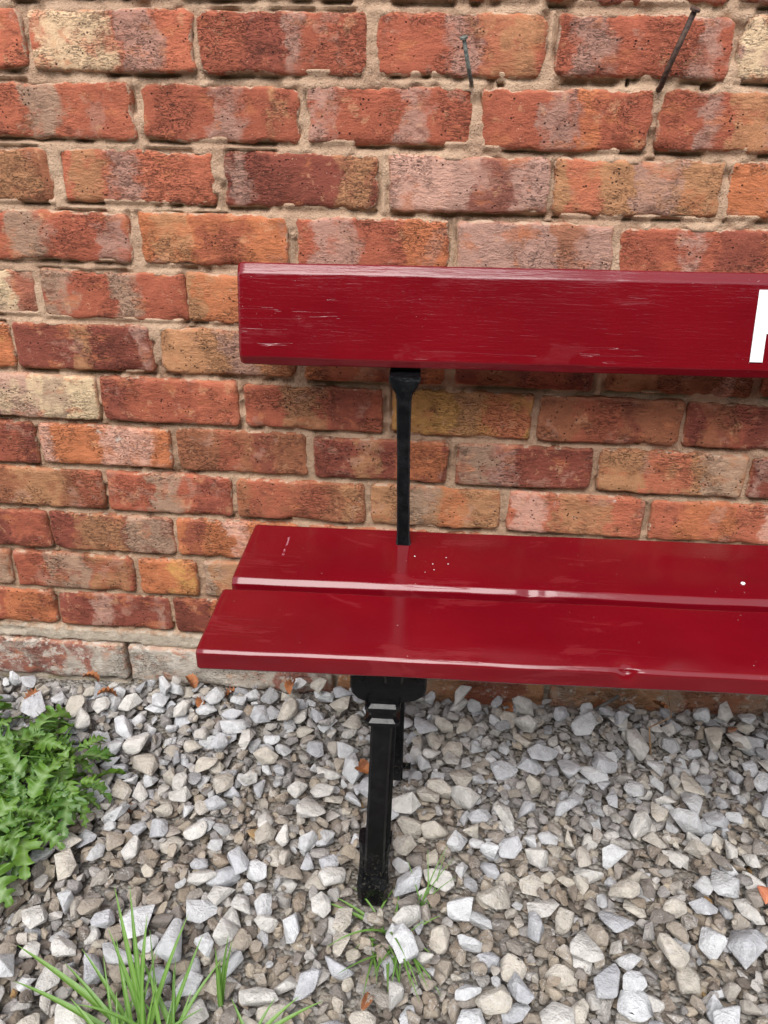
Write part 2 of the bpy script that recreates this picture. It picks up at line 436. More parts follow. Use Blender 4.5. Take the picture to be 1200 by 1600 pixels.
# course -> bricks as (left mm, right mm, colours, band limits as fractions of the length)
ROWS = {
 1: [(-769, -546, 'SRL', .1, .4, .6, .7), (-540, -329, 'SCL', .0, .52, .55, .8), (-324, -115, 'RDL', .3, .55, .55, .64), (-103, 102, 'RLT', .40, .61, .62, 1), (113, 321, 'RLL', .08, .30, .8, .94), (327, 522, 'LCR', .0, .3, .6, .8)],
 2: [(-635, -417, 'SGR', .33, .56, .7, .9), (-406, -200, 'RLT', .42, .66, .8, .88), (-190, 19, 'RLL', .0, .2, .56, .76), (31, 241, 'RLO', .36, .56, .57, .70), (248, 442, 'RLT', .22, .36, .45, 1)],
 3: [(-756, -539, 'BTR', .5, .9, .1, .3), (-529, -315, 'STL', .10, .30, .33, .52), (-305, -98, 'DLT', .05, .18, .74, 1), (-85, 125, 'LPD', .0, .4, .55, .8), (128, 342, 'TSL', .08, .28, .5, .76), (347, 548, 'OTR', .3, .5, .6, .9)],
 4: [(-656, -441, 'RGL', .18, .42, .82, 1), (-428, -220, 'OTR', .1, .35, .4, .72), (-211, -1, 'RLO', .12, .42, .7, 1), (9, 216, 'LOB', .38, .43, .6, .8), (224, 429, 'RLD', .4, .5, .6, .9)],
 5: [(-805, -590, 'GCR', .3, .84, .84, 1), (-586, -370, 'RGG', .02, .2, .5, .69), (-368, -165, 'TOP', .1, .5, .6, .7), (-156, 48, 'RLT', .2, .4, .6, .8), (58, 262, 'DLR', .2, .4, .6, .8), (270, 466, 'RTL', .2, .4, .6, .8)],
 6: [(-862, -642, 'OOY', .2, .5, .5, .9), (-640, -426, 'DTL', .44, .56, .9, 1), (-417, -216, 'TLO', .46, .78, .8, 1), (-202, 3, 'ORD', .1, .4, .5, .8), (15, 214, 'DBR', .2, .5, .6, .8), (232, 438, 'BTP', .08, .4, .74, .86), (447, 639, 'RDL', .2, .5, .6, .7)],
 7: [(-741, -524, 'CLG', .12, .56, .6, .8), (-517, -305, 'RDS', .0, .2, .68, 1), (-297, -86, 'RTD', .28, .56, .6, .9), (-73, 134, 'YTS', .44, .66, .66, 1), (142, 349, 'BRD', .3, .6, .62, .72), (354, 558, 'DBR', .1, .36, .38, .42)],
 8: [(-854, -634, 'DRB', .5, .9, .1, .3), (-630, -417, 'OPP', .0, .14, .48, .86), (-408, -202, 'BRD', .3, .5, .6, .8), (-192, 15, 'DTO', .33, .5, .64, 1), (26, 231, 'DGL', .0, .28, .28, .48), (240, 456, 'TSG', .30, .64, .7, 1), (462, 665, 'DLR', .02, .1, .5, .8)],
 9: [(-750, -538, 'BTR', .3, .7, .8, 1), (-533, -326, 'RGD', .36, .62, .72, 1), (-319, -112, 'BRT', .1, .7, .82, 1), (-103, 101, 'TGO', .26, .5, .54, .72), (110, 321, 'STP', .34, .76, .0, .3), (329, 539, 'SOP', .2, .6, .84, 1)],
 10: [(-863, -642, 'DBR', .2, .5, .7, 1), (-640, -429, 'DTG', .2, .62, .64, 1), (-425, -217, 'ODP', .08, .22, .45, .6), (-208, 3, 'RTL', .2, .4, .6, .7), (13, 225, 'BRD', .2, .4, .6, .8), (233, 441, 'DLR', .1, .3, .6, .8), (451, 655, 'RTO', .2, .4, .6, .8)],
 11: [(-944, -723, 'BTG', .3, .7, .8, 1), (-720, -507, 'RGT', .3, .64, .66, .98), (-499, -396, 'OOY', .1, .6, .6, .9), (-389, -187, 'GTL', .1, .5, .5, .9), (-178, 27, 'RDL', .2, .4, .6, .8), (38, 242, 'BRT', .2, .4, .6, .8), (251, 454, 'DRO', .2, .4, .6, .8), (464, 667, 'RLB', .2, .4, .6, .8)],
 12: [(-877, -661, 'RLO', .0, .3, .6, 1), (-654, -450, 'DLL', .3, .5, .86, .96), (-446, -238, 'DOR', .36, .48, .6, .9), (-230, -23, 'RTL', .2, .4, .6, .8), (-12, 193, 'DBR', .2, .4, .6, .8), (204, 410, 'RLT', .2, .4, .6, .8), (421, 622, 'BRD', .2, .4, .6, .8)],
 13: [(-969, -545, 'WDD', .28, .74, .78, .84), (-538, -167, 'WWD', .1, .5, .72, .98), (-158, 205, 'TGD', .2, .5, .6, .9), (216, 586, 'GTB', .1, .5, .6, .9)],
}
X_LO, X_HI, TOP_ROW = -1.22, 1.10, -5
for k in range(TOP_ROW, 14):
    row = ROWS.setdefault(k, [])
    pitch = 375 if k == 13 else 218
    if not row:
        s = -1220 + (k % 2) * 112 + rng.uniform(-15, 15)
        row.append((s, s + 212, 'RLT', .2, .4, .6, .8))
    def extra(a, b):
        cs = rng.choice(['RLT', 'SOL', 'DRL', 'OTR', 'BTG', 'RDS', 'TLR', 'LRD', 'RGT']) if k < 13 else 'WTD'
        q = sorted(rng.uniform(0, 1) for _ in range(4))
        return (a, b, cs, *q)
    while row[0][0] > X_LO * 1000:
        a = row[0][0]
        row.insert(0, extra(a - pitch - rng.uniform(-4, 4), a - rng.uniform(7, 12)))
    while row[-1][1] < X_HI * 1000:
        b = row[-1][1]
        row.append(extra(b + rng.uniform(7, 12), b + pitch + rng.uniform(-4, 4)))

wall = tag(link('brick_wall', None), 'weathered red and orange brick wall with pale mortar joints behind the bench', 'wall')

def smooth(t):
    t = np.clip(t, 0, 1)
    return t * t * (3 - 2 * t)

def value_noise(x, y, freq, seed):
    r = np.random.RandomState(seed)
    tab = r.rand(256, 256)
    fx, fy = x * freq, y * freq
    ix, iy = np.floor(fx).astype(int), np.floor(fy).astype(int)
    tx, ty = smooth(fx - ix), smooth(fy - iy)
    g = lambda i, j: tab[(ix + i) & 255, (iy + j) & 255]
    return (g(0, 0) * (1 - tx) + g(1, 0) * tx) * (1 - ty) + (g(0, 1) * (1 - tx) + g(1, 1) * tx) * ty - 0.5

def brick_mesh(w, h, depth, seed, rough_edge):
    """face grid with rings crowded towards the arrises, chipped outline, side skirts"""
    def axis(L, n):
        ed = [0, .0016, .0042, .0085]
        mid = np.linspace(.015, L - .015, n)
        return np.array(ed + list(mid) + [L - e for e in ed[::-1]])
    xs, zs = axis(w, max(6, int(w / .0075))), axis(h, 7)
    nx, nz = len(xs), len(zs)
    X, Z = np.meshgrid(xs, zs)                      # rows over z
    dx = np.minimum(X, w - X)
    dz = np.minimum(Z, h - Z)
    s = seed * 3.17
    # chipped outline
    ex = value_noise(Z + s, X * 0 + (X > w / 2) * 5.0 + s, 90, seed) + 1.1 * value_noise(Z + s, X * 0 + (X > w / 2) * 3.0, 28, seed + 1)
    ez = value_noise(X + s, Z * 0 + (Z > h / 2) * 5.0 + s, 110, seed + 2) + 1.2 * value_noise(X + s, Z * 0 + (Z > h / 2) * 3.0, 26, seed + 3)
    wx = 1 - smooth(dx / .014)
    wz = 1 - smooth(dz / .012)
    X2 = X + np.where(X < w / 2, 1, -1) * wx * np.clip(ex + .15, -.35, 1) * rough_edge
    Z2 = Z + np.where(Z < h / 2, 1, -1) * wz * np.clip(ez + .15, -.35, 1) * rough_edge * .9
    # rounded corners
    r = np.random.RandomState(seed + 9)
    for cx in (0, 1):
        for cz in (0, 1):
            rad = r.uniform(.004, .012)
            qx = (X if cx == 0 else w - X)
            qz = (Z if cz == 0 else h - Z)
            inc = (qx < rad) & (qz < rad)
            ux, uz = rad - qx, rad - qz
            m = np.maximum(ux, uz)
            d = np.sqrt(ux ** 2 + uz ** 2) + 1e-9
            f = np.where(inc, m / d, 1)
            X2 = np.where(inc, X2 + (1 if cx == 0 else -1) * ux * (1 - f), X2)
            Z2 = np.where(inc, Z2 + (1 if cz == 0 else -1) * uz * (1 - f), Z2)
    d = np.minimum(dx, dz)
    Y = .0045 * (1 - np.sqrt(np.clip(1 - (1 - np.clip(d / .006, 0, 1)) ** 2, 0, 1)))
    Y += .0022 * value_noise(X + s, Z, 22, seed + 4) + .0014 * value_noise(X + s, Z, 70, seed + 5)
    chip = np.clip(value_noise(X + s, Z, 40, seed + 6) - .18, 0, 1) * (1 - smooth(d / .02))
    Y += chip * .018
    rim = 1 - smooth(d / .010)
    co = np.stack([X2 - w / 2, Y, Z2 - h / 2], -1).reshape(-1, 3)
    idx = np.arange(nx * nz).reshape(nz, nx)
    q = np.stack([idx[:-1, :-1], idx[:-1, 1:], idx[1:, 1:], idx[1:, :-1]], -1).reshape(-1, 4)
    loop = np.concatenate([idx[0, :], idx[1:, -1], idx[-1, -2::-1], idx[-2:0:-1, 0]])
    back = co[loop].copy()
    back[:, 1] = depth
    b0 = len(co)
    nb = len(loop)
    co = np.vstack([co, back])
    i = np.arange(nb)
    j = (i + 1) % nb
    sk = np.stack([loop[i], b0 + i, b0 + j, loop[j]], -1)
    q = np.vstack([q, sk])
    me = np_mesh('brick', co, q, np.full(len(q), 4))
    at = me.attributes.new('rim', 'FLOAT', 'POINT')
    at.data.foreach_set('value', np.concatenate([rim.reshape(-1), np.ones(nb)]).astype(np.float32))
    return me

RECTS = []
count = 0
for k in range(TOP_ROW, 14):
    zc = (12 - k) * COURSE + BASE if k < 13 else 0.026
    for i, (a, b, cs, u0, u1, v0, v1) in enumerate(ROWS[k]):
        count += 1
        a, b = a / 1000, b / 1000
        if b < X_LO or a > X_HI:
            continue
        r = random.Random(k * 991 + i * 17 + 5)
        h = 0.0680 if k < 6 else 0.0695
        if k == 13:
            h = 0.078
        h += r.uniform(-.0018, .0018)
        w = b - a
        up_f = 1.0 if k < 5 else 0.45
        me = brick_mesh(w, h, .03, 1000 + count * 7, .0042 if k < 6 else .0026)
        o = link('brick', me, M['brick'], wall)
        proud = r.uniform(-.002, .002)
        o.location = ((a + b) / 2, proud - (.006 if k == 13 else 0), zc + r.uniform(-.001, .001))
        o.rotation_euler = (r.uniform(-.012, .012), r.uniform(-.006, .006), r.uniform(-.008, .008))
        jit = lambda c: tuple(x * y for x, y in zip(lin(*PAL[c]), [r.uniform(.88, 1.1)] * 3))
        o.color = (*jit(cs[0]), 1)
        o['c1'] = [float(x) for x in jit(cs[1])]
        o['c2'] = [float(x) for x in jit(cs[2])]
        o['bands'] = [float((q - .5) * w) for q in (u0, u1, v0)]
        o['band_end'] = float((v1 - .5) * w)
        o['wash'] = (0.23 if a < -.2 else 0.17) if k == 13 else (0.08 + r.uniform(-.08, .06) if 'P' in cs else r.uniform(-.06, .035))
        o['smear'] = up_f
        RECTS.append((a, b, zc - h / 2, zc + h / 2))

# a lower footing course that steps out and is half buried in the gravel
for i, (a, b) in enumerate(((-1.20, -.80), (-.79, -.525), (-.50, -.08), (-.07, .33), (.34, .74), (.75, 1.08))):
    me = brick_mesh(b - a, .07, .05, 5000 + i * 7, .004)
    o = link('brick', me, M['brick'], wall)
    o.location = ((a + b) / 2, -.013, -.060 + surf((a + b) / 2, -.5) * .6)
    o.color = (*lin(*PAL['W' if a < -.55 else 'G']), 1)
    o['c1'] = list(lin(*PAL['D'])); o['c2'] = list(lin(*PAL['G']))
    o['bands'] = [-.05, .08, .1]; o['band_end'] = .16
    o['wash'] = .30; o['smear'] = .6

# mortar: one uneven sheet between and behind the bricks
def build_mortar():
    g = .003
    x = np.arange(X_LO, X_HI, g)
    z = np.arange(-.10, (12 - TOP_ROW) * COURSE + BASE + .045, g)
    X, Z = np.meshgrid(x, z)
    D = np.full(X.shape, 1.0)
    for (a, b, lo, hi) in RECTS:
        i0, i1 = np.searchsorted(x, (a - .02, b + .02))
        j0, j1 = np.searchsorted(z, (lo - .02, hi + .02))
        xs, zs = X[j0:j1, i0:i1], Z[j0:j1, i0:i1]
        d = np.maximum(np.maximum(a - xs, xs - b), np.maximum(lo - zs, zs - hi))
        D[j0:j1, i0:i1] = np.minimum(D[j0:j1, i0:i1], d)
    n = value_noise(X, Z, 30, 1) * .9 + value_noise(X, Z, 75, 2) * .7 + value_noise(X, Z, 160, 3) * .5
    lowf = smooth((.62 - Z) / .12)                           # raked deeper low on the wall
    Y = .0030 + .0036 * lowf + n * .0034
    # tooled bed joints: upper edge set in, lower edge fuller
    gap = smooth((value_noise(X, Z, 28, 4) + .6 * value_noise(X, Z, 75, 14) + .06) / .35)     # shrinkage gaps along the arrises
    under = np.zeros(X.shape)
    for (a, b, lo, hi) in RECTS:
        i0, i1 = np.searchsorted(x, (a + .003, b - .003))
        j0, j1 = np.searchsorted(z, (lo - .0065, lo))
        under[j0:j1, i0:i1] = 1
    Y += np.where(D < .0035, .007 * gap, 0) + under * (.003 + .005 * gap)
    Y -= np.clip(value_noise(X, Z, 24, 7), 0, 1) * .006 * (1 - lowf * .5)
    Y += np.clip(value_noise(X, Z, 48, 8) - .25, 0, 1) * .02
    Y = np.where(D < -.006, .014, Y)
    # lime band over the footing
    Y -= .005 * smooth((.105 - Z) / .01) * smooth((Z - .06) / .01)
    # open crack in the footing beside the bench
    Y += .02 * np.exp(-((X + .5415) / .004) ** 2) * (Z < .068)
    # drilled holes
    for hx, hz, rx in ((.052, .951, .0052), (.300, .9525, .0075), (.205, .9555, .003)):
        Y += .016 * (((X - hx) / rx) ** 2 + ((Z - hz) / .0045) ** 2 < 1)
    co = np.stack([X, Y, Z], -1).reshape(-1, 3)
    nz, nx = X.shape
    idx = np.arange(nx * nz).reshape(nz, nx)
    q = np.stack([idx[:-1, :-1], idx[:-1, 1:], idx[1:, 1:], idx[1:, :-1]], -1).reshape(-1, 4)
    # close the back so that the wall is a solid leaf
    b0 = len(co)
    xa, xb, za, zb = x[0], x[-1], z[0], z[-1]
    co = np.vstack([co, [(xa, .215, za), (xb, .215, za), (xb, .215, zb), (xa, .215, zb)]])
    flat = list(q.ravel())
    sizes = [4] * len(q)
    edges = [idx[0, :][::-1], idx[:, -1][::-1], idx[-1, :], idx[:, 0]]
    bk = [(b0, b0 + 1), (b0 + 1, b0 + 2), (b0 + 2, b0 + 3), (b0 + 3, b0)]
    for e, (p, s) in zip(edges, bk):
        poly = list(e) + [p, s]
        flat += [int(v) for v in poly]
        sizes.append(len(poly))
    flat += [b0 + 3, b0 + 2, b0 + 1, b0]
    sizes.append(4)
    return np_mesh('mortar', co, flat, sizes)
mort = link('mortar', build_mortar(), M['mortar'], wall)

# ================================================================== THE BENCH
BX, BY, BYAW = -0.2483, -0.4228, R(1.7)
bench = link('bench', None)
bench.location = (BX, BY, 0)
bench.rotation_euler = (0, 0, BYAW)
tag(bench, 'glossy maroon plank bench with black iron legs standing on grey gravel', 'bench')
BL = 1.62
def to_world(u, v, z):
    c, s = math.cos(BYAW), math.sin(BYAW)
    return Vector((BX + u * c - v * s, BY + u * s + v * c, z))

def plank(name, L, W, T, cf, seed, dents=(), grain=1.0, end=.004, low=(.003, .003), bkc=(.004, .004)):
    """board along x; y 0..W, z 0..T, eased arrises, slightly uneven faces"""
    prof = []
    def seg(p, q, n):
        for k in range(n):
            t = k / n
            prof.append((p[0] + (q[0] - p[0]) * t, p[1] + (q[1] - p[1]) * t))
    # corner cuts (along y, along z): front top, back top, the two lower arrises
    cs = [(0, low[1]), (low[0], 0), (W - low[0], 0), (W, low[1]), (W, T - bkc[1]), (W - bkc[0], T), (cf[0], T), (0, T - cf[1])]
    m = .0006
    for k in range(8):
        p, q = np.array(cs[k]), np.array(cs[(k + 1) % 8])
        d = (q - p) / np.linalg.norm(q - p)
        ln = np.linalg.norm(q - p)
        m2 = min(.0022, ln * .3)
        prof.append(tuple(p + d * m))
        seg(p + d * m2, q - d * m2, 10 if ln > .05 else 2)
        prof.append(tuple(q - d * m2))
        prof.append(tuple(q - d * m))
    prof = np.array(prof)
    us = np.concatenate([[0, end * .3, end], np.arange(.012, .86, .006), np.arange(.87, L - .012, .03), [L - end, L - end * .3, L]])
    shr = np.zeros(len(us))
    shr[[0, -1]] = end
    shr[[1, -2]] = end * .3
    cy, cz = W / 2, T / 2
    rows = []
    for u, s in zip(us, shr):
        p = prof.copy()
        p[:, 0] = cy + (p[:, 0] - cy) * (1 - s / (W / 2))
        p[:, 1] = cz + (p[:, 1] - cz) * (1 - s / (T / 2))
        rows.append(np.column_stack([np.full(len(p), u), p]))
    V = np.array(rows)
    U, Yp, Zp = V[..., 0], V[..., 1], V[..., 2]
    n = value_noise(U + seed, Yp * 3 + Zp * 5, 9, seed) * .0014 + value_noise(U + seed, Yp * 4 + Zp * 6, 32, seed + 1) * .0006
    V[..., 2] += n
    V[..., 1] += value_noise(U + seed, Zp * 9 + Yp * 2, 14, seed + 2) * .0011
    for (du, dy, dz, rad, dep, ny, nz) in dents:
        d = ((U - du) / rad) ** 2 + ((Yp - dy) / rad) ** 2 + ((Zp - dz) / rad) ** 2
        k = np.exp(-d * 1.2)
        V[..., 1] += k * dep * ny
        V[..., 2] += k * dep * nz
    nu, npf = len(us), len(prof)
    co = V.reshape(-1, 3)
    idx = np.arange(nu * npf).reshape(nu, npf)
    nxt = np.roll(idx, -1, axis=1)
    q = np.stack([idx[:-1], nxt[:-1], nxt[1:], idx[1:]], -1).reshape(-1, 4)[:, ::-1]
    flat = list(q.ravel()) + list(idx[0]) + list(idx[-1][::-1])
    me = np_mesh(name, co, flat, [4] * len(q) + [npf, npf])
    o = link(name, me, M['paint'], bench)
    o['grain'] = grain
    return o

SEAT_Z, T_SEAT = .390, .026
fp = plank('seat_plank', BL, .129, T_SEAT, (.0036, .0036), 3, dents=((.463, .0, T_SEAT, .0062, .008, .6, -.8), (.470, .001, T_SEAT - .006, .0048, .005, .8, -.4)), grain=.22)
fp.location = (-.005, 0, SEAT_Z - T_SEAT - .001)
fp.rotation_euler = (R(.3), 0, 0)
rp = plank('seat_plank', BL, .153, T_SEAT, (.0062, .0066), 11, dents=((.372, 0, T_SEAT, .007, .005, .5, -.8), (.392, 0, T_SEAT, .006, .004, .4, -.8)), grain=.22)
rp.location = (.001, .1435, SEAT_Z - T_SEAT + .0025)
rp['scrape'] = [.055, .090, 1.0]
bk = plank('backrest_board', BL + .008, .128, .032, (.010, .007), 23, grain=1.0, end=.006, low=(.008, .008), bkc=(.0130, .0068))
# stand the board up: its top face (local z) turns to the front, its width runs up the recline
rec = R(12.0)
uu = Vector((math.cos(R(.30)), 0, math.sin(R(.30))))
wv = Vector((0, math.sin(rec), math.cos(rec)))
wv = (wv - uu * wv.dot(uu)).normalized()
nn = uu.cross(wv)                          # faces the front
o0 = Vector((-.011, .308, .6205)) - nn * .032
bk.matrix_local = Matrix(((uu.x, wv.x, nn.x, o0.x), (uu.y, wv.y, nn.y, o0.y), (uu.z, wv.z, nn.z, o0.z), (0, 0, 0, 1)))

# white lettering: first letter of the painted name
def letter():
    def slab(bm, pts):
        vs0 = [bm.verts.new((x, y, .0322)) for x, y in pts]
        vs1 = [bm.verts.new((x, y, .0332)) for x, y in pts]
        n = len(pts)
        bm.faces.new(vs1)
        bm.faces.new(vs0[::-1])
        for i in range(n):
            bm.faces.new((vs0[i], vs0[(i + 1) % n], vs1[(i + 1) % n], vs1[i]))
    bm = bmesh.new()
    H, s = .088, .0158
    slab(bm, [(0, 0), (s, 0), (s, H), (0, H)])
    # bowl of the letter, as a band of short blocks joined edge to edge
    top, low = H, H * .40
    rad = (top - low) / 2
    cx, cy = .034, (top + low) / 2
    outer = [(s, top)] + [(cx + rad * math.cos(a), cy + rad * math.sin(a)) for a in np.linspace(math.pi / 2, -math.pi / 2, 13)] + [(s, low)]
    ir = rad - .0155
    inner = [(s, top - .0155)] + [(cx + ir * math.cos(a), cy + ir * math.sin(a)) for a in np.linspace(math.pi / 2, -math.pi / 2, 13)] + [(s, low + .0155)]
    for i in range(len(outer) - 1):
        slab(bm, [outer[i + 1], outer[i], inner[i], inner[i + 1]][::-1])
    bmesh.ops.recalc_face_normals(bm, faces=bm.faces)
    me = bpy.data.meshes.new('painted_letter')
    bm.to_mesh(me)
    bm.free()
    return me
lt = link('painted_letter', letter(), M['white'], bk)
lt['label'] = 'white capital letter painted on the maroon board'
LETTER_X = .655
lt.location = (LETTER_X, .020, 0)

# --- iron frames
def loft(name, secs, mat, parent, bevel=.0015, seed=0):
    """rectangular sections (u, v, z, half width, half depth) joined into one casting with eased edges"""
    bm = bmesh.new()
    rings = []
    for (u, v, z, hw, hd) in secs:
        c = min(hw, hd) * .28
        pts = [(-hw + c, -hd), (hw - c, -hd), (hw, -hd + c), (hw, hd - c), (hw - c, hd), (-hw + c, hd), (-hw, hd - c), (-hw, -hd + c)]
        rings.append([bm.verts.new((u + x, v + y, z)) for x, y in pts])
    for a, b in zip(rings, rings[1:]):
        for i in range(8):
            bm.faces.new((a[i], a[(i + 1) % 8], b[(i + 1) % 8], b[i]))
    bm.faces.new(rings[0][::-1])
    bm.faces.new(rings[-1])
    bmesh.ops.recalc_face_normals(bm, faces=bm.faces)
    bmesh.ops.subdivide_edges(bm, edges=[e for e in bm.edges if e.calc_length() > .02], cuts=2, use_grid_fill=True)
    for vt in bm.verts:
        p = vt.co * 90 + Vector((seed, 0, 0))
        vt.co += Vector((mnoise.noise(p), mnoise.noise(p + Vector((9, 0, 0))), 0)) * .0007
    me = bpy.data.meshes.new(name)
    bm.to_mesh(me)
    bm.free()
    for p in me.polygons:
        p.use_smooth = False
    return link(name, me, mat, parent)

def cyl(name, p, q, rad, mat, parent, head=None, n=10):
    bm = bmesh.new()
    p, q = Vector(p), Vector(q)
    d = (q - p).normalized()
    e1 = d.orthogonal().normalized()
    e2 = d.cross(e1)
    secs = [(0, rad * .8), (.12, rad), (.88, rad), (1, rad * .8)]
    if head:
        secs = [(0, rad), (.9, rad), (.901, head), (.985, head), (1, head * .7)]
    rings = [[bm.verts.new(p + (q - p) * t + (e1 * math.cos(2 * math.pi * k / n) + e2 * math.sin(2 * math.pi * k / n)) * rr) for k in range(n)] for t, rr in secs]
    for a, b in zip(rings, rings[1:]):
        for i in range(n):
            bm.faces.new((a[i], a[(i + 1) % n], b[(i + 1) % n], b[i]))
    bm.faces.new(rings[0][::-1])
    bm.faces.new(rings[-1])
    bmesh.ops.recalc_face_normals(bm, faces=bm.faces)
    me = bpy.data.meshes.new(name)
    bm.to_mesh(me)
    bm.free()
    return link(name, me, mat, parent)

def iron_frame(du, seed):
    I = M['iron']
    u = lambda x: x + du
    # front leg, splayed slightly forward
    leg = loft('front_leg', [(u(.1930), .036, .004 + surf(to_world(u(.193), 0, 0).x, -.4), .0135, .011), (u(.1945), .042, .10, .0130, .010), (u(.1965), .050, .18, .0128, .010), (u(.1985), .058, .262, .0132, .011)], I, bench, seed=seed)
    rib = loft('leg_rib', [(u(.2095), .055, .05, .003, .004), (u(.2128), .067, .258, .003, .004)], I, leg, seed=seed + 1)
    zf = surf(to_world(u(.193), 0, 0).x, -.4)
    foot = loft('foot', [(u(.192), .044, zf - .035, .0195, .024), (u(.192), .043, zf + .001, .0212, .027), (u(.192), .044, zf + .007, .0205, .024), (u(.1925), .048, zf + .022, .0188, .018), (u(.193), .052, zf + .045, .0196, .014), (u(.193), .054, zf + .058, .0216, .013)], I, leg, seed=seed + 2)
    # moulded collar and the wide bracket under the planks
    col = loft('collar', [(u(.199), .058, .256, .0165, .014), (u(.199), .058, .259, .0210, .018), (u(.199), .058, .264, .0210, .018), (u(.199), .058, .268, .0165, .014),
                          (u(.199), .058, .277, .0170, .014), (u(.199), .058, .280, .0212, .018), (u(.199), .058, .286, .0212, .018), (u(.200), .058, .290, .0180, .014)], I, leg, seed=seed + 3)
    br = loft('seat_bracket', [(u(.200), .060, .286, .024, .0075), (u(.203), .060, .290, .036, .0075), (u(.205), .060, .297, .0435, .0075), (u(.205), .060, .306, .0450, .008), (u(.205), .060, .3625, .0450, .008)], I, bench, seed=seed + 4)
    for bu in (.172, .240):
        cyl('bolt', (u(bu), .053, .322), (u(bu), .0495, .322), .0055, I, br, n=6)
    loft('seat_rail', [(u(.212), .155, .340, .011, .135), (u(.212), .155, .3635, .011, .135)], I, bench, seed=seed + 5)
    # back post: leg, upright and splayed head behind the board
    ps = loft('back_post', [(u(.2080), .304, .6125, .0205, .006), (u(.2080), .3035, .6075, .0205, .007), (u(.2078), .302, .600, .0170, .0075), (u(.2078), .3005, .592, .0115, .0075), (u(.2080), .2990, .583, .0098, .0072),
                            (u(.2100), .284, .51, .0086, .0070), (u(.2120), .271, .45, .0084, .0070), (u(.2135), .2588, .402, .0088, .0070), (u(.2140), .2570, .392, .0102, .0085), (u(.2142), .2562, .3895, .0102, .0085)], I, bench, seed=seed + 6)
    loft('post_plate', [(u(.2080), .3360, .6135, .0205, .004), (u(.2080), .3625, .735, .0195, .004)], I, ps, seed=seed + 7)
    loft('post_lip', [(u(.2080), .318, .6085, .0205, .020), (u(.2080), .318, .6135, .0205, .020)], I, ps, seed=seed + 9)
    zr = surf(to_world(u(.217), 0, 0).x, -.21)
    rl = loft('rear_leg', [(u(.2150), .2550, .363, .0078, .007), (u(.2165), .232, .16, .0076, .007), (u(.2175), .212, zr + .004, .0076, .007)], I, bench, seed=seed + 8)
    cyl('bolt', (u(.2245), .2145, zr + .026), (u(.2370), .2145, zr + .026), .0050, I, rl, head=.0058, n=8)
iron_frame(0.0, 3.0)
iron_frame(BL - .42, 41.0)

# ================================================================== THE GRAVEL
NR = np.random.RandomState(11)
def ground_sheet():
    xs = [-60, -3, -1.25, -.6, 0, .6, 1.15, 3, 60]
    ys = [-60, -9, -6.5, -5.4, -4.8, -4.2, -3.6, -3.0, -2.5, -1.0, -.5, -.16, -.08, .02, .3, 3, 60]
    def added_bank(y):                       # unseen dark rise behind the camera, added to darken the paint's reflections
        t = min(1.0, max(0.0, (-2.5 - y) / 2.6))
        return 3.1 * t * t * (3 - 2 * t)
    co = [(x, y, surf(min(1.2, max(-1.3, x)), y) - .040 + added_bank(y)) for y in ys for x in xs]
    f = []
    for j in range(len(ys) - 1):
        for i in range(len(xs) - 1):
            a = j * len(xs) + i
            f += [a, a + 1, a + 1 + len(xs), a + len(xs)]
    return np_mesh('ground', co, f, [4] * ((len(xs) - 1) * (len(ys) - 1)))
ground_me = ground_sheet()
ground = tag(link('ground', ground_me, M['ground']), kind='structure')

def stone_template(seed):
    r = np.random.RandomState(seed)
    n = r.randint(10, 17)
    p = r.normal(size=(n, 3))
    p /= np.linalg.norm(p, axis=1)[:, None]
    p *= r.uniform(.80, 1.08, size=(n, 1))
    # split faces: flatten some sides the way crushed stone breaks
    for _ in range(r.randint(2, 5)):
        d = r.normal(size=3)
        d /= np.linalg.norm(d)
        lim = r.uniform(.45, .75)
        s = p @ d
        p = p - np.outer(np.clip(s - lim, 0, None), d)
    p *= np.array([1.0, r.uniform(.58, .92), r.uniform(.36, .68)])
    bm = bmesh.new()
    vs = [bm.verts.new(q) for q in p]
    res = bmesh.ops.convex_hull(bm, input=vs)
    dele = [v for v in bm.verts if not v.link_faces]
    for v in dele:
        bm.verts.remove(v)
    bmesh.ops.dissolve_limit(bm, angle_limit=R(9), verts=bm.verts, edges=bm.edges)
    bmesh.ops.recalc_face_normals(bm, faces=bm.faces)
    bm.normal_update()
    planes = np.array([(*f.normal, f.normal.dot(f.verts[0].co)) for f in bm.faces])
    bmesh.ops.bevel(bm, geom=list(bm.edges), offset=.085, offset_type='OFFSET', segments=2, profile=.55, affect='EDGES', clamp_overlap=True)
    bmesh.ops.triangulate(bm, faces=[f for f in bm.faces if len(f.verts) > 4])
    for v in bm.verts:
        v.co += v.co.normalized() * mnoise.noise(v.co * 2.1 + Vector((seed, 0, 0))) * .07
    me = bpy.data.meshes.new('stone')
    bm.to_mesh(me)
    bm.free()
    for q in me.polygons:
        q.use_smooth = True
    me.materials.append(M['stone'])
    co = np.empty(len(me.vertices) * 3, dtype=np.float32)
    me.vertices.foreach_get('co', co)
    lv = np.empty(len(me.loops), dtype=np.int32)
    me.loops.foreach_get('vertex_index', lv)
    sz = np.empty(len(me.polygons), dtype=np.int32)
    me.polygons.foreach_get('loop_total', sz)
    return dict(me=me, co=co.reshape(-1, 3), lv=lv, sz=sz, pl=planes)
TPL = [stone_template(200 + i) for i in range(44)]

